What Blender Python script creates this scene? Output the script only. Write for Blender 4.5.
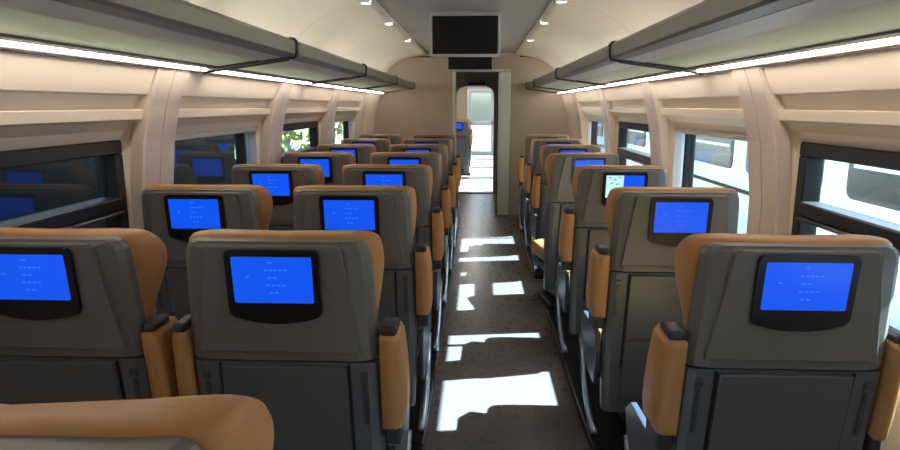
import bpy, bmesh, math, random
from math import sin, cos, pi, radians
random.seed(4)
sc = bpy.context.scene
for o in list(bpy.data.objects):
    bpy.data.objects.remove(o, do_unlink=True)
COL = sc.collection

# ------------------------------------------------------------------ camera
F_PX, PITCH, CAM_H = 625.0, radians(10.8), 1.5
YAW = math.atan(28 * cos(PITCH) / F_PX)
cd = bpy.data.cameras.new('camera')
cd.sensor_fit = 'HORIZONTAL'; cd.sensor_width = 36.0
cd.lens = 36.0 * F_PX / 900.0
cd.clip_start = 0.02; cd.clip_end = 400
cam = bpy.data.objects.new('camera', cd); COL.objects.link(cam)
cam.location = (0, 0, CAM_H)
cam.rotation_euler = (pi / 2 - PITCH, 0, YAW)
sc.camera = cam

# ------------------------------------------------------------------ sky, sun, exposure
SKY = 0.62
SUN = 75.0
SUN_ELEV = radians(41)
SUN_AZ = radians(-8)       # turn of the sun towards the rear of the train
w = bpy.data.worlds.new('sky'); sc.world = w; w.use_nodes = True
nt = w.node_tree; nt.nodes.clear()
sky = nt.nodes.new('ShaderNodeTexSky'); sky.sky_type = 'NISHITA'
sky.sun_disc = False; sky.sun_elevation = SUN_ELEV; sky.sun_rotation = radians(90) + SUN_AZ
sky.air_density = 1.0; sky.dust_density = 2.5; sky.ozone_density = 1.0
bg = nt.nodes.new('ShaderNodeBackground'); bg.inputs[1].default_value = SKY
wo = nt.nodes.new('ShaderNodeOutputWorld')
nt.links.new(sky.outputs[0], bg.inputs[0]); nt.links.new(bg.outputs[0], wo.inputs[0])
sl = bpy.data.lights.new('sun', 'SUN'); sl.energy = SUN; sl.angle = radians(0.6); sl.color = (0.84, 0.95, 1.0)
so = bpy.data.objects.new('sun', sl); COL.objects.link(so)
so.location = (12, 4, 12); so.rotation_euler = (0, pi / 2 - SUN_ELEV, -SUN_AZ)
STRIP_E = 37.0      # light strips under the luggage racks
COVE_E = 13.5       # added unseen emitters above the racks, brightening the coves
SPOT_E = 22.0      # ceiling downlights
vs = sc.view_settings
vs.view_transform = 'Standard'; vs.look = 'None'; vs.gamma = 1.0
vs.use_curve_mapping = False; vs.exposure = 0.15
sc.display_settings.display_device = 'sRGB'

# ------------------------------------------------------------------ materials
def srgb(r, g, b):
    f = lambda c: (c / 255 / 12.92) if c / 255 <= 0.04045 else ((c / 255 + 0.055) / 1.055) ** 2.4
    return (f(r), f(g), f(b), 1.0)
M = {}
def mat(name, col, rough=0.5, metal=0.0, noise=0.0, nscale=40.0, bump=0.0, spec=0.5, coat=0.0, emit=None, estr=0.0, stretch=None):
    m = bpy.data.materials.new(name); m.use_nodes = True
    n = m.node_tree.nodes; l = m.node_tree.links; b = n['Principled BSDF']
    b.inputs['Base Color'].default_value = col
    b.inputs['Roughness'].default_value = rough; b.inputs['Metallic'].default_value = metal
    b.inputs['Specular IOR Level'].default_value = spec
    b.inputs['Coat Weight'].default_value = coat
    if emit:
        b.inputs['Emission Color'].default_value = emit; b.inputs['Emission Strength'].default_value = estr
    if noise or bump:
        tc = n.new('ShaderNodeTexCoord'); mp = n.new('ShaderNodeMapping')
        l.new(tc.outputs['Object'], mp.inputs[0])
        if stretch: mp.inputs['Scale'].default_value = stretch
        t = n.new('ShaderNodeTexNoise'); t.inputs['Scale'].default_value = nscale; t.inputs['Detail'].default_value = 4
        l.new(mp.outputs[0], t.inputs['Vector'])
        if noise:
            mr = n.new('ShaderNodeMapRange'); mr.inputs[3].default_value = 1 - noise; mr.inputs[4].default_value = 1 + noise
            l.new(t.outputs['Fac'], mr.inputs[0])
            mx = n.new('ShaderNodeMix'); mx.data_type = 'RGBA'; mx.blend_type = 'MULTIPLY'; mx.inputs[0].default_value = 1
            mx.inputs[6].default_value = col
            l.new(mr.outputs[0], mx.inputs[7]); l.new(mx.outputs[2], b.inputs['Base Color'])
        if bump:
            bp = n.new('ShaderNodeBump'); bp.inputs['Strength'].default_value = bump; bp.inputs['Distance'].default_value = 0.01
            l.new(t.outputs['Fac'], bp.inputs['Height']); l.new(bp.outputs[0], b.inputs['Normal'])
    M[name] = m
    return m
def glass(name, tint, refl_ior=1.5):
    m = bpy.data.materials.new(name); m.use_nodes = True
    n = m.node_tree.nodes; l = m.node_tree.links; n.clear()
    out = n.new('ShaderNodeOutputMaterial'); mx = n.new('ShaderNodeMixShader')
    fr = n.new('ShaderNodeFresnel'); ge = n.new('ShaderNodeNewGeometry'); mrg = n.new('ShaderNodeMapRange')
    mrg.inputs[3].default_value = refl_ior; mrg.inputs[4].default_value = 1.0 / refl_ior     # same reflection on both faces of the pane
    l.new(ge.outputs['Backfacing'], mrg.inputs[0]); l.new(mrg.outputs[0], fr.inputs[0])
    tr = n.new('ShaderNodeBsdfTransparent'); tr.inputs[0].default_value = tint
    gl = n.new('ShaderNodeBsdfGlossy'); gl.inputs['Roughness'].default_value = 0.02
    l.new(fr.outputs[0], mx.inputs[0]); l.new(tr.outputs[0], mx.inputs[1]); l.new(gl.outputs[0], mx.inputs[2])
    l.new(mx.outputs[0], out.inputs[0]); M[name] = m
mat('shell', srgb(100, 97, 92), 0.42, noise=0.08, nscale=14)
mat('shell_lower', srgb(84, 86, 89), 0.40, noise=0.07, nscale=14)
mat('surround', srgb(103, 99, 94), 0.40, noise=0.06, nscale=14)
mat('tray', srgb(82, 82, 83), 0.36, noise=0.08, nscale=10)
mat('leather', srgb(170, 122, 70), 0.48, noise=0.10, nscale=22, bump=0.06)
mat('dark_plastic', srgb(40, 41, 44), 0.45, noise=0.05)
mat('black', srgb(14, 14, 16), 0.30)
mat('rubber', srgb(22, 22, 24), 0.45)
mat('slot', srgb(10, 10, 10), 0.8)
mat('steel', srgb(150, 160, 176), 0.32, metal=0.85, noise=0.05)
mat('side_metal', srgb(74, 80, 92), 0.32, metal=0.5, noise=0.08)
mat('wall_panel', srgb(226, 212, 196), 0.42, noise=0.03, nscale=3)
mat('pillar', srgb(204, 190, 180), 0.42, noise=0.03, nscale=3)
mat('ceiling_cream', srgb(212, 206, 190), 0.5, noise=0.02, nscale=3)
mat('ceiling_grey', srgb(156, 153, 149), 0.5, noise=0.03, nscale=3)
mat('end_panel', srgb(166, 154, 139), 0.45, noise=0.04, nscale=4)
mat('door_frame', srgb(196, 200, 186), 0.4, noise=0.03)
mat('rack_metal', srgb(128, 122, 114), 0.38, metal=0.5, noise=0.05)
mat('rack_border', srgb(196, 194, 192), 0.35, metal=0.0, noise=0.04)
mat('rack_dark', srgb(58, 54, 50), 0.45)
mat('rack_glass', srgb(170, 176, 164), 0.30, noise=0.03, nscale=6)
mat('tv_frame', srgb(172, 172, 170), 0.4, noise=0.03)
mat('tv_black', srgb(10, 11, 16), 0.22)
mat('display_blue', srgb(5, 20, 60), 0.25, emit=srgb(10, 80, 230), estr=1.0)
mat('display_text', srgb(20, 60, 120), 0.4, emit=srgb(36, 104, 248), estr=1.0)
mat('display_white', srgb(60, 90, 90), 0.3, emit=srgb(190, 232, 236), estr=1.0)
mat('display_icon', srgb(60, 90, 60), 0.3, emit=srgb(96, 190, 160), estr=1.0)
mat('strip_light', srgb(255, 240, 220), 0.5, emit=(1.0, 0.89, 0.76, 1), estr=STRIP_E)
mat('cove_fill_glow', srgb(255, 240, 220), 0.5, emit=(1.0, 0.95, 0.90, 1), estr=COVE_E)
mat('next_fill', srgb(255, 250, 240), 0.5, emit=(1.0, 0.96, 0.92, 1), estr=6.0)
mat('spot_light', srgb(255, 250, 240), 0.5, emit=(1.0, 0.93, 0.82, 1), estr=SPOT_E)
mat('white_paint', srgb(196, 204, 212), 0.4, noise=0.03)
mat('dark_paint', srgb(42, 39, 36), 0.8, noise=0.1, spec=0.15)
mat('train_glass', srgb(24, 27, 30), 0.3, spec=0.2)
mat('blue_stripe', srgb(52, 78, 140), 0.4)
mat('concrete', srgb(150, 146, 138), 0.85, noise=0.15, nscale=8)
mat('ballast', srgb(112, 104, 94), 0.95, noise=0.35, nscale=18, bump=0.5)
mat('bark', srgb(88, 70, 52), 0.9, noise=0.2)
mat('foliage', srgb(142, 146, 92), 0.7, noise=0.3, nscale=6)
mat('foliage_dark', srgb(58, 76, 52), 0.7, noise=0.3, nscale=6)
glass('window_glass', (0.80, 0.92, 0.98, 1))
m = M['rack_glass']; n = m.node_tree.nodes; l = m.node_tree.links; n['Principled BSDF'].inputs['Roughness'].default_value = 0.35
tl = n.new('ShaderNodeBsdfTranslucent'); tl.inputs[0].default_value = srgb(196, 200, 190); mxs = n.new('ShaderNodeMixShader'); mxs.inputs[0].default_value = 0.65
l.new(n['Principled BSDF'].outputs[0], mxs.inputs[1]); l.new(tl.outputs[0], mxs.inputs[2]); l.new(mxs.outputs[0], n['Material Output'].inputs[0])
# floor: dark speckled brown vinyl with a gloss
m = mat('floor', srgb(98, 88, 82), 0.26, spec=0.32)
n = m.node_tree.nodes; l = m.node_tree.links; b = n['Principled BSDF']
tc = n.new('ShaderNodeTexCoord')
t1 = n.new('ShaderNodeTexNoise'); t1.inputs['Scale'].default_value = 160; t1.inputs['Detail'].default_value = 3
t2 = n.new('ShaderNodeTexNoise'); t2.inputs['Scale'].default_value = 22; t2.inputs['Detail'].default_value = 2
l.new(tc.outputs['Object'], t1.inputs['Vector']); l.new(tc.outputs['Object'], t2.inputs['Vector'])
cr = n.new('ShaderNodeValToRGB'); cr.color_ramp.elements[0].position = 0.3; cr.color_ramp.elements[1].position = 0.75
cr.color_ramp.elements[0].color = srgb(86, 78, 77); cr.color_ramp.elements[1].color = srgb(106, 97, 95)
l.new(t1.outputs['Fac'], cr.inputs[0]); l.new(cr.outputs[0], b.inputs['Base Color'])
mr = n.new('ShaderNodeMapRange'); mr.inputs[1].default_value = 0.0; mr.inputs[2].default_value = 1.0
mr.inputs[3].default_value = 0.25; mr.inputs[4].default_value = 0.31
l.new(t2.outputs['Fac'], mr.inputs[0]); l.new(mr.outputs[0], b.inputs['Roughness'])

# ------------------------------------------------------------------ mesh helpers
def link(name, me, m, parent=None, smooth=False, bevel=0.0, sub=0):
    o = bpy.data.objects.new(name, me); COL.objects.link(o)
    me.materials.append(M[m] if isinstance(m, str) else m)
    if smooth:
        for p in me.polygons: p.use_smooth = True
    if sub:
        s = o.modifiers.new('sub', 'SUBSURF'); s.levels = sub; s.render_levels = sub
    if parent: o.parent = parent
    return o
def bm_link(name, bm, m, parent=None, smooth=False, sub=0):
    bmesh.ops.recalc_face_normals(bm, faces=bm.faces)
    me = bpy.data.meshes.new(name); bm.to_mesh(me); bm.free()
    return link(name, me, m, parent, smooth, sub=sub)
def add_box(bm, x0, x1, y0, y1, z0, z1, bev=0.0, seg=2):
    r = bmesh.ops.create_cube(bm, size=1.0)
    for v in r['verts']:
        v.co.x = x0 + (v.co.x + .5) * (x1 - x0); v.co.y = y0 + (v.co.y + .5) * (y1 - y0); v.co.z = z0 + (v.co.z + .5) * (z1 - z0)
    if bev:
        vset = set(r['verts']); es = [e for e in bm.edges if e.verts[0] in vset and e.verts[1] in vset]
        bmesh.ops.bevel(bm, geom=es, offset=bev, segments=seg, affect='EDGES', profile=0.5)
def box(name, x0, x1, y0, y1, z0, z1, m, parent=None, bev=0.0, seg=2):
    bm = bmesh.new(); add_box(bm, x0, x1, y0, y1, z0, z1, bev, seg)
    return bm_link(name, bm, m, parent, smooth=False)
def loft(name, rings, m, parent=None, smooth=True, sub=0, cap=True):
    bm = bmesh.new(); R = [[bm.verts.new(p) for p in r] for r in rings]
    k = len(rings[0])
    for a, b2 in zip(R, R[1:]):
        for i in range(k):
            bm.faces.new((a[i], a[(i + 1) % k], b2[(i + 1) % k], b2[i]))
    if cap:
        bm.faces.new(R[0][::-1]); bm.faces.new(R[-1])
    return bm_link(name, bm, m, parent, smooth, sub)
def prism(name, pts, fn, d, m, parent=None, bev=0.0):
    """outline pts (a,b) extruded: fn(a,b,t) -> xyz with t in 0..d"""
    bm = bmesh.new()
    A = [bm.verts.new(fn(a, b_, 0)) for a, b_ in pts]; B = [bm.verts.new(fn(a, b_, d)) for a, b_ in pts]
    k = len(pts)
    f0 = bm.faces.new(A[::-1]); f1 = bm.faces.new(B)
    for i in range(k): bm.faces.new((A[i], A[(i + 1) % k], B[(i + 1) % k], B[i]))
    if bev:
        es = list(f0.edges) + list(f1.edges)
        bmesh.ops.bevel(bm, geom=es, offset=bev, segments=2, affect='EDGES', profile=0.5)
    return bm_link(name, bm, m, parent)
def tube(name, pts, r, m, parent=None, k=8):
    from mathutils import Vector
    P = [Vector(p) for p in pts]; rings = []
    for i, p in enumerate(P):
        t = (P[min(i + 1, len(P) - 1)] - P[max(i - 1, 0)]).normalized()
        a = t.cross(Vector((1, 0, 0)))
        if a.length < 1e-3: a = t.cross(Vector((0, 1, 0)))
        a.normalize(); c = t.cross(a)
        rings.append([p + r * (cos(2 * pi * j / k) * a + sin(2 * pi * j / k) * c) for j in range(k)])
    return loft(name, rings, m, parent)
def rrect(x0, x1, z0, z1, r, k=5):
    pts = []
    for cx, cz, a0 in ((x1 - r, z1 - r, 0), (x0 + r, z1 - r, 90), (x0 + r, z0 + r, 180), (x1 - r, z0 + r, 270)):
        for i in range(k + 1):
            a = radians(a0 + 90 * i / k); pts.append((cx + r * cos(a), cz + r * sin(a)))
    return pts
def lerp_tab(tab, z):
    if z <= tab[0][0]: return tab[0][1]
    for (a, va), (b_, vb) in zip(tab, tab[1:]):
        if z <= b_: return va + (vb - va) * (z - a) / (b_ - a)
    return tab[-1][1]
def empty(name, loc=(0, 0, 0)):
    o = bpy.data.objects.new(name, None); COL.objects.link(o); o.location = loc; o.empty_display_size = 0.1; return o
def tag(o, label=None, cat=None, group=None, kind=None):
    if label: o['label'] = label
    if cat: o['category'] = cat
    if group: o['group'] = group
    if kind: o['kind'] = kind
    return o
def struct(o, label=None):
    return tag(o, label, None, None, 'structure')
def copy_tree(o, parent=None, skip=()):
    c = o.copy(); COL.objects.link(c); c.parent = parent
    for ch in CH.get(o.name, []):
        if ch.name.split('.')[0] in skip: continue
        copy_tree(ch, c, skip)
    return c
CH = {}
def index_children(root):
    CH.clear()
    for o in bpy.data.objects:
        if o.parent: CH.setdefault(o.parent.name, []).append(o)

# ------------------------------------------------------------------ the carriage shell
XC = -0.10            # centre line of the carriage
Y0, Y1 = -2.6, 8.6
PITCH_W = 1.625
BAYS = [-1.35, 0.275, 1.90, 3.525, 5.15, 6.775]
PIL = [(0, 1.33), (.7, 1.34), (1.1, 1.335), (1.35, 1.305), (1.5, 1.27), (1.6, 1.235), (1.72, 1.18)]
BAY = [(0, 1.375), (.70, 1.385), (1.36, 1.395), (1.40, 1.375), (1.437, 1.325), (1.445, 1.297), (1.482, 1.288), (1.487, 1.325),
       (1.540, 1.305), (1.546, 1.264), (1.66, 1.215), (1.72, 1.18)]
ZROW = [0, .35, .70, .745, 1.05, 1.345, 1.36, 1.40, 1.437, 1.445, 1.482, 1.487, 1.540, 1.546, 1.60, 1.66, 1.72]
HB = 0.70
YS = [-.72, -.70, -.665, -.635, -.3, 0, .3, .635, .665, .70, .72]
SS = [0, .5, .95, 1, 1, 1, 1, 1, .95, .5, 0]

def wall(side, name):
    s = -1 if side == 'left' else 1
    # outer skin with the window holes
    bm = bmesh.new()
    ys = [Y0]
    for c in BAYS: ys += [c - .64, c + .64]
    ys.append(Y1); zs = [0, .74, 1.35, 1.9]
    V = [[bm.verts.new((XC + s * 1.44, y, z)) for z in zs] for y in ys]
    for i in range(len(ys) - 1):
        for j in range(3):
            if i % 2 == 1 and j == 1: continue
            bm.faces.new((V[i][j], V[i + 1][j], V[i + 1][j + 1], V[i][j + 1]))
    root = struct(bm_link(name, bm, 'wall_panel'))
    # one moulded panel per window bay
    for c in BAYS:
        bm = bmesh.new(); V = []
        for dy, f in zip(YS, SS):
            V.append([bm.verts.new((XC + s * ((1 - f) * lerp_tab(PIL, z) + f * lerp_tab(BAY, z)), c + dy, z)) for z in ZROW])
        for i in range(len(YS) - 1):
            for j in range(len(ZROW) - 1):
                if 3 <= i <= 6 and 3 <= j <= 4: continue
                bm.faces.new((V[i][j], V[i + 1][j], V[i + 1][j + 1], V[i][j + 1]))
        # reveal back to the window plane
        b0 = [v for v in ()]
        bm_link('wall_panel', bm, 'wall_panel', root)
    # pillars between the bays, two halves with a joint
    cs = [c - PITCH_W / 2 for c in BAYS] + [BAYS[-1] + PITCH_W / 2]
    for c in cs:
        p = None
        for (a, b_) in ((-.135, -.003), (.003, .135)):
            bm = bmesh.new(); zz = [0, .4, .7, .9, 1.1, 1.2, 1.28, 1.35, 1.42, 1.5, 1.55, 1.6, 1.66, 1.72]
            prof = [(a, .06), (a, .008), (a + .008 if a < -.05 else a + .001, 0), (b_ - .008 if b_ > .05 else b_ - .001, 0), (b_, .008), (b_, .06)]
            rings = [[(XC + s * (lerp_tab(PIL, z) - .014 + d), c + dy, z) for dy, d in prof] for z in zz]
            loft('pillar', rings, 'pillar', root, smooth=False)
        box('joint', XC + s * (lerp_tab(PIL, .7) + .03) - .004, XC + s * (lerp_tab(PIL, .7) + .03) + .004, c - .003, c + .003, .05, 1.6, 'slot', root)
    # blind panel up to the end wall
    bm = bmesh.new(); V = []
    for y in (BAYS[-1] + PITCH_W / 2 + .11, Y1):
        V.append([bm.verts.new((XC + s * lerp_tab(PIL, z), y, z)) for z in ZROW])
    for j in range(len(ZROW) - 1): bm.faces.new((V[0][j], V[1][j], V[1][j + 1], V[0][j + 1]))
    bm_link('wall_panel', bm, 'wall_panel', root)
    # heater skirting
    return root
wall('left', 'wall_left'); wall('right', 'wall_right')
for s, nm in ((-1, 'baseboard_left'), (1, 'baseboard_right')):
    x = XC + s * 1.33
    struct(box(nm, min(x, x - s * .05), max(x, x - s * .05), Y0, Y1, 0.0, .14, 'dark_plastic', bev=.006))

# floor
bm = bmesh.new(); add_box(bm, XC - 1.44, XC + 1.44, Y0, 11.0, -.06, 0)
fl = struct(bm_link('floor', bm, 'floor'), 'dark glossy brown vinyl floor of the train aisle')

# ceiling: backing, centre panels, cove panels
bm = bmesh.new()
prof = [(-1.46, 1.85), (-1.3, 2.12), (-1.0, 2.30), (1.0, 2.30), (1.3, 2.12), (1.46, 1.85)]
V = [[bm.verts.new((XC + a, y, z)) for a, z in prof] for y in (Y0, 11.0)]
for j in range(len(prof) - 1): bm.faces.new((V[0][j], V[0][j + 1], V[1][j + 1], V[1][j]))
ceil = struct(bm_link('ceiling', bm, 'ceiling_grey'))
cs = [Y0] + [c + PITCH_W / 2 for c in BAYS] + [Y1]
COVE = [(1.185, 1.70), (1.18, 1.80), (1.15, 1.90), (1.09, 1.985), (1.00, 2.055), (.90, 2.105), (.80, 2.135), (.70, 2.15), (.64, 2.157), (.60, 2.158), (.59, 2.17), (.59, 2.20)]
for s in (-1, 1):
    for a, b_ in zip(cs, cs[1:]):
        if b_ - a < .05: continue
        bm = bmesh.new()
        V = [[bm.verts.new((XC + s * p, y, z)) for p, z in COVE] for y in (a + .004, b_ - .004)]
        for j in range(len(COVE) - 1): bm.faces.new((V[0][j], V[1][j], V[1][j + 1], V[0][j + 1]))
        bm_link('cove_panel', bm, 'ceiling_cream', ceil, smooth=True)
for a, b_ in zip(cs, cs[1:]):
    box('ceiling_panel', XC - .59, XC + .59, a + .003, b_ - .003, 2.19, 2.21, 'ceiling_grey', ceil, bev=.003, seg=1)

# ------------------------------------------------------------------ windows
def window(s, c, idx, hopper):
    e = struct(empty('window_%d' % idx, (XC + s * 1.405, c, .73)))
    a0, a1, z0, z1 = -.65, .65, 0.0, .63
    xi, xo = -s * .03, s * .045     # inner / outer faces (local)
    fw = .055 if hopper else .028
    m_ = 'rubber' if hopper else 'rack_border'
    def bar(nm, y0, y1, za, zb, mm, xa=xi, xb=xo, bev=.006):
        return box(nm, min(xa, xb), max(xa, xb), y0, y1, za, zb, mm, e, bev=bev, seg=1)
    bar('frame_top', a0, a1, z1 - fw, z1, m_); bar('frame_bottom', a0, a1, z0, z0 + fw, m_)
    bar('frame_side', a0, a0 + fw, z0 + fw, z1 - fw, m_); bar('frame_side', a1 - fw, a1, z0 + fw, z1 - fw, m_)
    gx = s * .02
    def pane(y0, y1, za, zb):
        return box('pane', gx - .003, gx + .003, y0, y1, za, zb, 'window_glass', e)
    if hopper:
        zt = .372
        bar('transom', a0 + fw, a1 - fw, zt - .028, zt + .028, m_, xa=xi - s * .012)
        bar('ledge', a0 + fw, a1 - fw, zt - .044, zt - .029, 'dark_plastic', xa=xi - s * .02)
        pane(a0 + fw, a1 - fw, zt + .028, z1 - fw); pane(a0 + fw, a1 - fw, z0 + fw, zt - .044)
    else:
        bar('mullion', .43, .46, z0 + fw, z1 - fw, 'rubber', xa=xi + s * .012)
        pane(a0 + fw, .43, z0 + fw, z1 - fw); pane(.46, a1 - fw, z0 + fw, z1 - fw)
k = 0
for s in (-1, 1):
    for i, c in enumerate(BAYS):
        k += 1; window(s, c, k, i % 2 == 0)

# ------------------------------------------------------------------ end wall with the doorway
DX0, DX1, DZ = -.30, .27, 1.95
bm = bmesh.new(); 
bm.free()
ew = struct(box('wall_end', XC - 1.44, DX0, Y1, Y1 + .06, 0, 2.28, 'end_panel', bev=.004, seg=1))
box('wall_panel', DX1 + .17, XC + 1.44, Y1, Y1 + .06, 0, 2.28, 'end_panel', ew, bev=.004, seg=1)
box('wall_panel', DX0, DX1 + .17, Y1, Y1 + .06, DZ, 2.28, 'end_panel', ew, bev=.004, seg=1)
for x0, x1 in ((XC - 1.2, -.55), (.55, XC + 1.2)):
    box('trim_rail', x0, x1, Y1 - .012, Y1, 2.135, 2.155, 'rack_dark', ew)
dr = struct(empty('door_1', (0, Y1, 0)))
box('door_frame', DX0 - .045, DX0, -.02, .08, 0, DZ, 'door_frame', dr, bev=.008)
box('door_frame', DX1, DX1 + .17, -.02, .14, 0, DZ, 'door_frame', dr, bev=.02)
box('door_frame', DX0 - .045, DX1 + .17, -.018, .08, DZ, DZ + .03, 'door_frame', dr, bev=.006)
box('door_seal', DX1 - .012, DX1, .0, .1, 0, DZ, 'rubber', dr)
# rear wall behind the viewer
struct(box('wall_rear', XC - 1.44, XC + 1.44, Y0 - .06, Y0, 0, 2.3, 'end_panel', bev=.004, seg=1))

# vestibule and gangway portal
Y2 = 10.8
vl = struct(box('wall_vestibule_left', -.50, -.44, Y1 + .06, Y2, 0, 2.29, 'end_panel'))
vr = struct(box('wall_vestibule_right', .46, .52, Y1 + .14, Y2, 0, 2.29, 'door_frame'))
# portal with a rounded head
def portal(y, x0, x1, ztop, nm, m_):
    r = .16; bm = bmesh.new()
    inner = [(x0, 0), (x0, ztop - r)] + [(x0 + r - r * cos(a), ztop - r + r * sin(a)) for a in [pi / 2 * i / 6 for i in range(1, 7)]]
    inner += [(x1 - r + r * sin(a), ztop - r + r * cos(a)) for a in [pi / 2 * i / 6 for i in range(0, 7)]] + [(x1, 0)]
    outer = [(-.9, 0), (-.9, ztop - r)] + [(-.9 + (x0 + .9) * .0, ztop - r + (2.3 - ztop + r) * i / 6) for i in range(1, 7)]
    outer = []
    for (a, z) in inner:
        cx = (x0 + x1) / 2
        if z < 1e-6 or z <= ztop - r + 1e-6: outer.append((-.9 if a < cx else .9, z))
        else:
            t = (z - ztop + r) / r
            outer.append((-.9 + .5 * t * t if a < cx else .9 - .5 * t * t, ztop - r + (2.29 - ztop + r) * t))
    fr, bk = [], []
    for d, L in ((0, fr), (.08, bk)):
        for p, q in zip(inner, outer): L.append((bm.verts.new((p[0], y + d, p[1])), bm.verts.new((q[0], y + d, q[1]))))
    for i in range(len(inner) - 1):
        bm.faces.new((fr[i][0], fr[i + 1][0], fr[i + 1][1], fr[i][1]))
        bm.faces.new((bk[i][0], bk[i][1], bk[i + 1][1], bk[i + 1][0]))
        bm.faces.new((fr[i][0], bk[i][0], bk[i + 1][0], fr[i + 1][0]))
    return bm_link(nm, bm, m_)
pt = struct(portal(Y2, -.37, .27, 1.82, 'wall_portal', 'end_panel'))
box('threshold', -.37, .27, Y2 - .02, Y2 + .1, -.01, .012, 'rubber', pt)

# next carriage seen through the doorway
NX0, NX1, NY1 = -1.5, 1.3, 19.5
struct(box('floor_next_carriage', NX0, NX1, 11.0, NY1, -.06, 0, 'floor'))
struct(box('ceiling_next_carriage', NX0, NX1, 10.88, NY1, 2.2, 2.26, 'ceiling_cream'))
nl = struct(box('wall_next_left', NX0 - .06, NX0, 10.88, NY1, 0, 2.2, 'wall_panel'))
nr = struct(box('wall_next_right', NX1, NX1 + .06, 10.88, NY1, 0, .72, 'wall_panel'))
box('wall_panel', NX1, NX1 + .06, 10.88, NY1, 1.5, 2.2, 'wall_panel', nr)
for y in (10.9, 13.2, 15.5, 17.8): box('pillar', NX1, NX1 + .06, y, y + .35, .72, 1.5, 'pillar', nr)
ne = struct(box('wall_next_end', NX0, -.32, NY1, NY1 + .06, 0, 2.2, 'end_panel'))
box('wall_panel', .52, NX1, NY1, NY1 + .06, 0, 2.2, 'white_paint', ne)
box('wall_panel', -.32, .52, NY1, NY1 + .06, 1.98, 2.2, 'white_paint', ne)
d2 = struct(empty('door_2', (0, NY1, 0)))
box('door_rail', -.30, .50, .0, .05, 0, .12, 'white_paint', d2); box('door_rail', -.30, .50, .0, .05, .95, 1.03, 'white_paint', d2)
box('door_rail', -.30, .50, .0, .05, 1.88, 1.97, 'white_paint', d2)
box('door_stile', -.30, -.20, .0, .05, .12, 1.88, 'white_paint', d2); box('door_stile', .40, .50, .0, .05, .12, 1.88, 'white_paint', d2)
box('pane', -.20, .40, .02, .03, .12, .95, 'window_glass', d2); box('pane', -.20, .40, .02, .03, 1.03, 1.88, 'window_glass', d2)
nfill = tag(empty('next_carriage_fill', (-.1, 15.2, 2.2)), 'long bright fill panel added in the carriage beyond the doorway', 'light')  # unseen emitter added to brighten the next carriage
box('housing', -.25, .25, -4.0, 4.0, -.02, 0, 'tv_frame', nfill); box('fill_panel', -.10, .10, -3.95, 3.95, -.035, -.02, 'next_fill', nfill)

# ------------------------------------------------------------------ luggage racks
R_ENDS = [-.66, 1.17, 3.00, 4.83, 6.66, 8.50]
ordn = ['nearest', 'nearest full', 'second', 'third', 'farthest']
def make_rack(s, L):
    e = empty('luggage_rack')
    # local frame: x outwards from the centre line, y along, z up; s mirrors
    def bxx(nm, x0, x1, y0, y1, z0, z1, m_, bev=.004): return box(nm, min(s * x0, s * x1), max(s * x0, s * x1), y0, y1, z0, z1, m_, e, bev=bev, seg=2)
    # sloping shelf
    def zl(x): return 1.725 - (x - .75) * (.065 / .46)
    def slab(nm, x0, x1, y0, y1, t0, t1, m_):
        pts = [(x0, zl(x0) + t0), (x1, zl(x1) + t0), (x1, zl(x1) + t1), (x0, zl(x0) + t1)]
        return prism(nm, pts, lambda a, b_, t: (s * a, y0 + t, b_), y1 - y0, m_, e)
    # front rail: rounded nose
    nose = [(.745, 1.735), (.752, 1.725), (.80, 1.718), (.81, 1.73), (.81, 1.745), (.785, 1.79), (.765, 1.80), (.75, 1.798), (.742, 1.785)]
    prism('front_rail', nose, lambda a, b_, t: (s * a, t, b_), L, 'rack_metal', e)
    slab('border', .805, .90, .03, L - .03, .0, .018, 'rack_border')
    slab('glass_panel', .90, 1.10, .03, L - .03, .004, .014, 'rack_glass')
    slab('back_border', 1.10, 1.135, .03, L - .03, -.004, .02, 'rack_dark')
    slab('end_bracket', .80, 1.19, 0, .03, -.008, .03, 'rack_dark'); slab('end_bracket', .80, 1.19, L - .03, L, -.008, .03, 'rack_dark')
    cap = [(.735, 1.733), (.745, 1.715), (.80, 1.708), (.822, 1.722), (.822, 1.752), (.795, 1.798), (.768, 1.810), (.745, 1.808), (.732, 1.792)]
    prism('end_cap', cap, lambda a, b_, t: (s * a, L - .004 + t, b_), .013, 'rack_dark', e)
    # lamp channel against the wall
    ch = slab('lamp_channel', 1.135, 1.205, 0, L, .006, .03, 'black')
    lt = [(1.153, 1.664), (1.155, 1.659), (1.162, 1.658), (1.165, 1.662), (1.165, 1.671), (1.153, 1.671)]
    prism('light_strip', lt, lambda a, b_, t: (s * a, .02 + t, b_), L - .05, 'strip_light', e)
    slab('lower_lip', 1.176, 1.215, 0, L, -.010, .002, 'black')
    # added emitter, hidden from view, that brightens the cove above the shelf
    bxx('cove_fill', 1.14, 1.165, .05, L - .05, 1.80, 1.82, 'cove_fill_glow', bev=0)
    return e
for s, side in ((-1, 'left'), (1, 'right')):
    proto = make_rack(s, 1.77 if s < 0 else 2.10)
    last = None if s < 0 else make_rack(s, 1.02)
    bpy.context.view_layer.update(); index_children(proto)
    desc = ['behind the camera end', 'nearest the camera', 'second from the camera', 'third from the camera', 'reaching the end wall']
    for i, a in enumerate(R_ENDS[:-1] if s < 0 else [-1.09, 1.065, 3.22, 5.375, 7.53]):
        o = proto if i == 0 else (last if (last and i == 4) else copy_tree(proto))
        o.location = (XC, a + .012, 0)
        tag(o, 'grey luggage rack with pale glass shelf above the %s windows, %s' % (side, desc[i]), 'luggage rack', 'overhead luggage racks')

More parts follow.
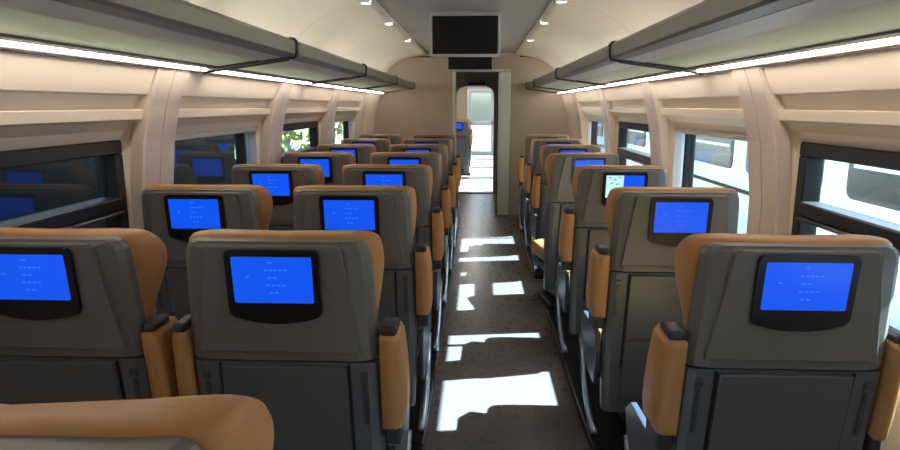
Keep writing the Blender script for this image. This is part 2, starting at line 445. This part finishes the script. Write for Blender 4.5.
# ------------------------------------------------------------------ ceiling downlights
def make_spot():
    e = empty('downlight')
    def ring(r0, r1, z0, z1, nm, m_):
        kk = 16; rings = [[(r * cos(2 * pi * j / kk), r * sin(2 * pi * j / kk), z) for j in range(kk)] for r, z in ((r1, 0), (r1, z0), (r0, z0), (r0, z1))]
        return loft(nm, rings, m_, e, cap=False)
    ring(.032, .045, -.010, -.002, 'bezel', 'steel')
    kk = 16; loft('lens', [[(.032 * cos(2 * pi * j / kk), .032 * sin(2 * pi * j / kk), z) for j in range(kk)] for z in (-.001, -.007)], 'spot_light', e, smooth=False)
    return e
sp = make_spot(); bpy.context.view_layer.update(); index_children(sp)
first = True
SY = [1.10, 2.10, 3.15, 4.20, 5.25, 6.60]
nm_ = ['sixth', 'fifth', 'fourth', 'third', 'second', 'nearest the end wall']
for s, side in ((-1, 'left'), (1, 'right')):
    for i, y in enumerate(SY):
        o = sp if first else copy_tree(sp); first = False
        o.location = (XC + s * .625, y, 2.157)
        o.rotation_euler = (0, 0, 0)
        tag(o, 'small round ceiling downlight, %s row, %s' % (side, nm_[i] if i == 5 else nm_[i] + ' from the end wall'), 'light', 'ceiling downlights')

# ------------------------------------------------------------------ monitors
tv = tag(empty('ceiling_monitor', (XC, 4.80, 2.19)), 'large black monitor hanging from the ceiling over the aisle', 'monitor')
box('housing', -.26, .26, .006, .09, -.327, -.012, 'tv_frame', tv, bev=.008)
box('mount', -.18, .18, .02, .08, -.014, 0, 'tv_frame', tv)
box('screen', -.242, .242, 0, .006, -.312, -.040, 'tv_black', tv, bev=.002, seg=1)
inf = tag(empty('information_display', (-.11, Y1, 1.97)), 'small black display panel above the end doorway', 'display')
box('housing', -.305, .305, -.03, -.003, -.008, .215, 'tv_frame', inf, bev=.005)
box('screen', -.29, .29, -.036, -.03, .006, .20, 'tv_black', inf, bev=.002, seg=1)
inf2 = tag(empty('gangway_display', (-.02, Y2, 1.83)), 'small dark display over the gangway portal beyond the doorway', 'display')
box('housing', -.16, .16, -.03, -.003, 0, .07, 'tv_frame', inf2, bev=.004)
box('screen', -.15, .15, -.036, -.03, .006, .064, 'tv_black', inf2, bev=.002, seg=1)

# ------------------------------------------------------------------ seats
YB = [(.16, .135), (.42, .098), (.60, .072), (.84, .038), (1.0, .018), (1.12, .006), (1.22, -.002)]
def yb(z): return lerp_tab(YB, z)
def make_seat(white=False, armrests=('l', 'r'), big=None, swivel=False):
    e = empty('train_seat')
    # upper shell
    rings = []
    for z, hw in ((.838, .250), (.843, .253), (.95, .249), (1.05, .244), (1.11, .241), (1.138, .238), (1.151, .233), (1.161, .225), (1.166, .211)):
        y = yb(z); t = .055 if z < 1.15 else .05
        ins = .0 if z < 1.155 else .006
        rings.append([(-hw + .055, y + ins, z), (hw - .055, y + ins, z), (hw - .02, y + .010, z), (hw - .004, y + .024, z), (hw, y + .045, z), (hw - .01, y + t + .01, z),
                      (-hw + .01, y + t + .01, z), (-hw, y + .045, z), (-hw + .004, y + .024, z), (-hw + .02, y + .010, z)])
    loft('back_shell', rings, 'shell', e, smooth=False)
    # hood round the screen
    so_ = [(-.160, 1.158), (.160, 1.158), (.172, 1.147), (.190, 1.02), (.214, .865), (-.214, .865), (-.190, 1.02), (-.172, 1.147)]
    def surf(off):
        return lambda a, b_, t: (a, yb(b_) - off + t, b_)
    prism('screen_surround', so_, surf(.012), .016, 'surround', e, bev=.004)
    # screen
    bz = rrect(-.119, .119, .972, 1.150, .016)
    bz = [(a, b_ - (.020 * (1 - (a / .119) ** 2) if b_ < 1.0 else 0)) for a, b_ in bz]
    ext = []
    for i, p in enumerate(bz):                         # arch the lower edge
        ext.append(p); q = bz[(i + 1) % len(bz)]
        if p[1] < 1.0 and q[1] < 1.0 and abs(p[0] - q[0]) > .1:
            for t in range(1, 8):
                a = p[0] + (q[0] - p[0]) * t / 8; ext.append((a, .972 - .020 * (1 - (a / .119) ** 2)))
    prism('screen_bezel', ext, surf(.022), .012, 'black', e, bev=.003)
    if not white:
        d = prism('display', rrect(-.101, .101, 1.010, 1.132, .004, 2), surf(.0232), .004, 'display_blue', e)
    else:
        d = prism('display', [(-.008, 1.010), (.101, 1.010), (.101, 1.132), (-.008, 1.132)], surf(.0232), .004, 'display_blue', e)
        w_ = prism('display', [(-.101, 1.010), (-.008, 1.010), (-.008, 1.132), (-.101, 1.132)], surf(.0232), .004, 'display_white', e)
        bm = bmesh.new()
        for cx, cz in ((-.08, 1.12), (-.055, 1.11), (-.03, 1.122), (-.07, 1.09), (-.04, 1.085)):
            add_box(bm, cx - .008, cx + .008, yb(cz) - .0236, yb(cz) - .0225, cz - .004, cz + .004)
        tag(bm_link('screen_text', bm, 'display_icon', w_), kind='stuff')
    if not white:
        bm = bmesh.new()
        rows = [(.0, 1.118, .010), (.012, 1.098, .030), (.002, 1.078, .014), (.010, 1.058, .026), (.004, 1.038, .014), (-.060, 1.080, .007)]
        for cx, cz, hw in rows:
            nb = max(1, int(hw / .006))
            for j in range(nb):
                x0 = cx - hw + 2 * hw * j / nb; x1 = x0 + 2 * hw / nb * .62
                add_box(bm, x0, x1, yb(cz) - .0236, yb(cz) - .0225, cz - .0018, cz + .0018)
        tag(bm_link('screen_text', bm, 'display_text', d), kind='stuff')
    # lower shell
    rings = []
    for z, hw in ((.17, .235), (.42, .250), (.60, .255), (.79, .254), (.826, .253), (.831, .249)):
        y = yb(z) + .006; t = .06
        rings.append([(-hw + .03, y, z), (hw - .03, y, z), (hw - .01, y + .008, z), (hw, y + .025, z), (hw, y + t, z), (-hw, y + t, z), (-hw, y + .025, z), (-hw + .01, y + .008, z)])
    loft('lower_shell', rings, 'shell_lower', e, smooth=False)
    def plate(nm, x0, x1, z0, z1, off, m_, bev=.004, th=.016):
        zz = [z0 + (z1 - z0) * i / 4 for i in range(5)]
        pts = [(x0, z) for z in zz] + [(x1, z) for z in zz[::-1]]
        return prism(nm, pts, lambda a, b_, t: (a, yb(b_) + .006 - off + t, b_), th, m_, e, bev=bev)
    plate('tray_table', -.168, .168, .535, .822, .014, 'tray')
    plate('pocket', -.168, .168, .24, .522, .010, 'tray')
    for s in (-1, 1):
        x = s * .1735; plate('slot', x - .0035, x + .0035, .40, .826, .003, 'slot', bev=0, th=.01)
        plate('tray_arm', s * .214 - .010, s * .214 + .010, .778, .800, .006, 'side_metal', th=.010)
        plate('tray_arm', s * .214 - .006, s * .214 + .006, .64, .770, .004, 'side_metal', bev=.002, th=.010)
    # headrest with wings: U in plan
    rings = []
    for z, hw, d, fd in ((.86, .232, .070, .06), (.92, .240, .085, .055), (.98, .250, .125, .05), (1.03, .256, .175, .045), (1.07, .259, .20, .045), (1.10, .257, .20, .045),
                         (1.130, .258, .17, .042), (1.162, .254, .115, .040), (1.178, .244, .078, .040)):
        y = yb(z) + .045
        inn = .055
        r = [(-hw + .05, y, z), (0, y - .002, z), (hw - .05, y, z), (hw - .012, y + .012, z), (hw, y + .045, z), (hw - .006, y + d * .75, z), (hw - .022, y + d, z),
             (hw - inn, y + d - .004, z), (hw - inn - .018, y + d * .6 + .01, z), (hw - inn - .045, y + fd + .012, z), (.09, y + fd, z)]
        r += [(-a, b_, c) for a, b_, c in r[:2:-1]]
        rings.append(r)
    loft('headrest', rings, 'leather', e, sub=1)
    # backrest cushion
    rings = []
    for z, hw, t in ((.44, .20, .09), (.50, .225, .12), (.65, .232, .125), (.80, .232, .11), (.90, .22, .09), (.93, .20, .07)):
        y = yb(z) + .055
        rings.append([(-hw, y, z), (hw, y, z), (hw, y + t * .7, z), (hw - .03, y + t, z), (0, y + t * .9, z), (-hw + .03, y + t, z), (-hw, y + t * .7, z)])
    loft('backrest', rings, 'leather', e, smooth=True, sub=1)
    # seat cushion and base
    rings = []
    for y, hw, z0, z1 in ((.17, .20, .37, .45), (.19, .228, .35, .465), (.40, .240, .345, .475), (.54, .240, .35, .48), (.58, .232, .37, .465), (.595, .20, .40, .445)):
        rings.append([(-hw, y, z0 + .02), (-hw + .02, y, z0), (hw - .02, y, z0), (hw, y, z0 + .02), (hw, y, z1 - .03), (hw - .03, y, z1), (-hw + .03, y, z1), (-hw, y, z1 - .03)])
    loft('seat_cushion', rings, 'leather', e, smooth=True, sub=1)
    box('seat_pan', -.225, .225, .18, .55, .29, .348, 'dark_plastic', e, bev=.01)
    box('pedestal', -.12, .12, .22, .46, .06, .29, 'dark_plastic', e, bev=.015)
    if swivel: box('floor_plate', -.19, .19, .16, .50, 0, .06, 'black', e, bev=.02)
    else: box('floor_plate', -.285, .285, .055, .993, 0, .045, 'black', e, bev=.008)  # dark plinth carried across the row gap, also standing for shadow along the seats
    for s in (-1, 1):
        if ('l' if s < 0 else 'r') not in armrests: continue
        # side frame and polished leg
        sf = [(.14, .54), (.46, .53), (.52, .48), (.48, .38), (.30, .30), (.15, .30), (.12, .46)]
        prism('side_frame', sf, lambda a, b_, t, s=s: (s * (.258 + t), a, b_), .022, 'side_metal', e, bev=.004)
        tube('leg', [(s * .272, .48, .40), (s * .272, .40, .25), (s * .27, .31, .15), (s * .265, .23, .085), (s * .265, .15, .056)], .019, 'steel', e)
    # folded-up padded armrests
    for key, s, t in (('l', -1, None), ('r', 1, None)):
        if key not in armrests: continue
        th = .062 if (big == key) else .046
        rings = []
        for z, k_ in ((.632, .80), (.645, .93), (.69, 1.0), (.75, 1.0), (.83, .95), (.895, .85), (.910, .74)):
            y = yb(z) - .005; x0 = .258; x1 = x0 + th * k_; d = .15 * (.85 + .15 * k_)
            rings.append([(s * x0, y, z), (s * (x1 - .012), y, z), (s * x1, y + .016, z), (s * x1, y + d - .02, z), (s * (x1 - .012), y + d, z), (s * x0, y + d, z)])
        a_ = loft('armrest', rings, 'leather', e, smooth=True)
        xs = sorted((s * .259, s * (.259 + th * .72)))
        box('armrest_cap', xs[0], xs[1], yb(.90) + .0, yb(.90) + .09, .911, .936, 'dark_plastic', a_, bev=.008)
        box('armrest_foot', xs[0], xs[1], yb(.60) + .01, yb(.60) + .12, .575, .631, 'dark_plastic', a_, bev=.006)
    return e

ROW0, RP = 1.50, 0.95
XA, XW, XR = -.51, -1.14, .795
rowname = {-1: 'in the closest row, seen only from above', 0: 'in the first full row from the camera', 1: 'in the second row', 2: 'in the third row', 3: 'in the fourth row',
           4: 'in the fifth row', 5: 'in the sixth row', 6: 'in the last row by the end wall'}
protoL = make_seat(armrests=('l', 'r'), big='r')
protoW = make_seat(armrests=('r',), big=None)
protoR = make_seat(armrests=('l', 'r'), big='l')
protoN = make_seat(armrests=('r',), big=None, swivel=True)      # single seat without aisle armrest
protoS = make_seat(white=True, armrests=('l', 'r'), big='l')
bpy.context.view_layer.update(); index_children(None)
used = set()
def place(proto, x, y, label, group, rz=0):
    if proto.name in used: o = copy_tree(proto)
    else: o = proto; used.add(proto.name)
    o.location = (x, y, 0); o.rotation_euler = (0, 0, rz)
    tag(o, label, 'seat', group)
for r in range(-1, 7):
    y = ROW0 + RP * r - (.025 if r < 0 else 0)
    place(protoL, XA, y, 'tan-edged grey seat left of aisle, %s' % rowname[r], 'seats left of the aisle')
    if r >= 0:
        place(protoW, XW, y, 'tan-edged grey seat beside left windows, %s' % rowname[r], 'seats beside the left windows')
        if r == 2:
            place(protoS, XR, y, 'grey and tan single seat on the right whose screen is half white', 'single seats on the right')
        else:
            place(protoN if r == 3 else protoR, XR - (.03 if r == 3 else 0), y, 'tan-edged grey single seat on right, %s' % (rowname[r] + (', turned slightly to the aisle' if r == 3 else '')), 'single seats on the right', rz=radians(11) if r == 3 else 0)
for i, y in enumerate((13.6, 14.6, 15.6)):
    place(protoL, -.44, y, 'seat with tan headrest beyond the doorway, %s' % ['nearest', 'middle', 'farthest'][i], 'seats in the next carriage')

# ------------------------------------------------------------------ outside
struct(box('ground', -60, 60, -40, 90, -1.35, -1.25, 'ballast'))
tag(box('platform', 1.9, 3.1, -12, 24, -1.25, -.25, 'concrete', bev=.02), 'grey concrete platform strip outside the right windows', 'platform')
def carriage(name, x, s, y0, y1, body, label, wpitch, wl, z0, z1, roofz, stripe=None):
    e = tag(empty(name, (x, y0, -1.25)), label, 'train')
    L = y1 - y0
    pr = [(0, .35), (0, roofz + 1.25 - .5), (s * .12, roofz + 1.25 - .2), (s * .5, roofz + 1.25), (s * 2.4, roofz + 1.25), (s * 2.78, roofz + 1.25 - .2), (s * 2.9, roofz + 1.25 - .5), (s * 2.9, .35)]
    prism('body', pr, lambda a, b_, t: (a, t, b_), L, body, e)
    y = .8
    while y + wl < L - .5:
        f = prism('window', rrect(y, y + wl, z0 + 1.25, z1 + 1.25, .12), lambda a, b_, t: (-s * .015 + s * t, a, b_), .02, 'rubber', e)
        prism('pane', rrect(y + .05, y + wl - .05, z0 + 1.30, z1 + 1.20, .09), lambda a, b_, t: (-s * .022 + s * t, a, b_), .02, 'train_glass', f)
        if body == 'white_paint':
            for zz in (.86, 1.02):
                box('blind_rail', -.03, -.022, y + .12, y + wl - .12, zz + 1.25, zz + 1.29, 'white_paint', f)
        y += wpitch
    if stripe:
        for (za, zb, m_) in stripe: box('stripe', min(-s * .008, s * .01), max(-s * .008, s * .01), .05, L - .05, za + 1.25, zb + 1.25, m_, e)
    for k in range(int(L // 6) + 1):
        yy = min(1.2 + 6 * k, L - 1.2)
        for d in (-.45, .45):
            rg = [[(s * .35 + s * q, yy + d + .42 * cos(2 * pi * j / 14), .42 + .42 * sin(2 * pi * j / 14)) for j in range(14)] for q in (0, .14)]
            loft('wheel', rg, 'dark_paint', e, smooth=False)
    return e
carriage('parked_train', 4.0, 1, -9.0, 26.0, 'white_paint', 'white train standing on the next track outside the right windows', 2.6, 2.1, .52, 1.25, 2.2,
         stripe=[(1.42, 1.50, 'blue_stripe'), (.20, .26, 'dark_paint')])
carriage('dark_train', -2.4, -1, -9.0, 6.1, 'dark_paint', 'dark train standing close outside the left windows', 2.2, 1.5, .5, 1.25, 2.3)
def tree(x, y, h, r, m_, label):
    e = tag(empty('tree', (x, y, -1.25)), label, 'tree', 'trees beyond the left windows')
    tube('trunk', [(0, 0, 0), (.05, .03, h * .3), (0, .05, h * .7)], .13, 'bark', e)
    bm = bmesh.new()
    for i in range(1500):
        a = random.random() * 2 * pi; u = random.random() * 2 - 1; q = random.random() ** .4
        c = (q * r * math.sqrt(1 - u * u) * cos(a), q * r * math.sqrt(1 - u * u) * sin(a), h * .62 + q * h * .38 * u)
        s = .10 + .10 * random.random(); t1 = [random.uniform(-1, 1) for _ in range(3)]; t2 = [random.uniform(-1, 1) for _ in range(3)]
        vs_ = [bm.verts.new(tuple(c[k] + s * (p * t1[k] + q2 * t2[k]) for k in range(3))) for p, q2 in ((-1, 0), (0, -.6), (1, 0), (0, .6))]
        bm.faces.new(vs_)
    tag(bm_link('crown', bm, m_, e), kind='stuff')
tree(-5.2, 15.5, 4.2, 1.5, 'foliage', 'yellow-green leafy tree outside the third left window')
tree(-4.6, 19.5, 4.8, 1.7, 'foliage', 'yellow-green leafy tree outside the farthest left window')
tree(-5.0, 11.0, 3.0, 1.2, 'foliage_dark', 'low dark green tree just past the dark train')
bw = tag(empty('boundary_wall', (-9, 20, -1.25)), 'long pale boundary wall far outside the left windows', 'wall')
for i in range(14):
    box('panel', -.1, .1, -14 + i * 3.0, -14 + i * 3.0 + 2.96, 0, 2.6, 'white_paint', bw, bev=.01, seg=1)
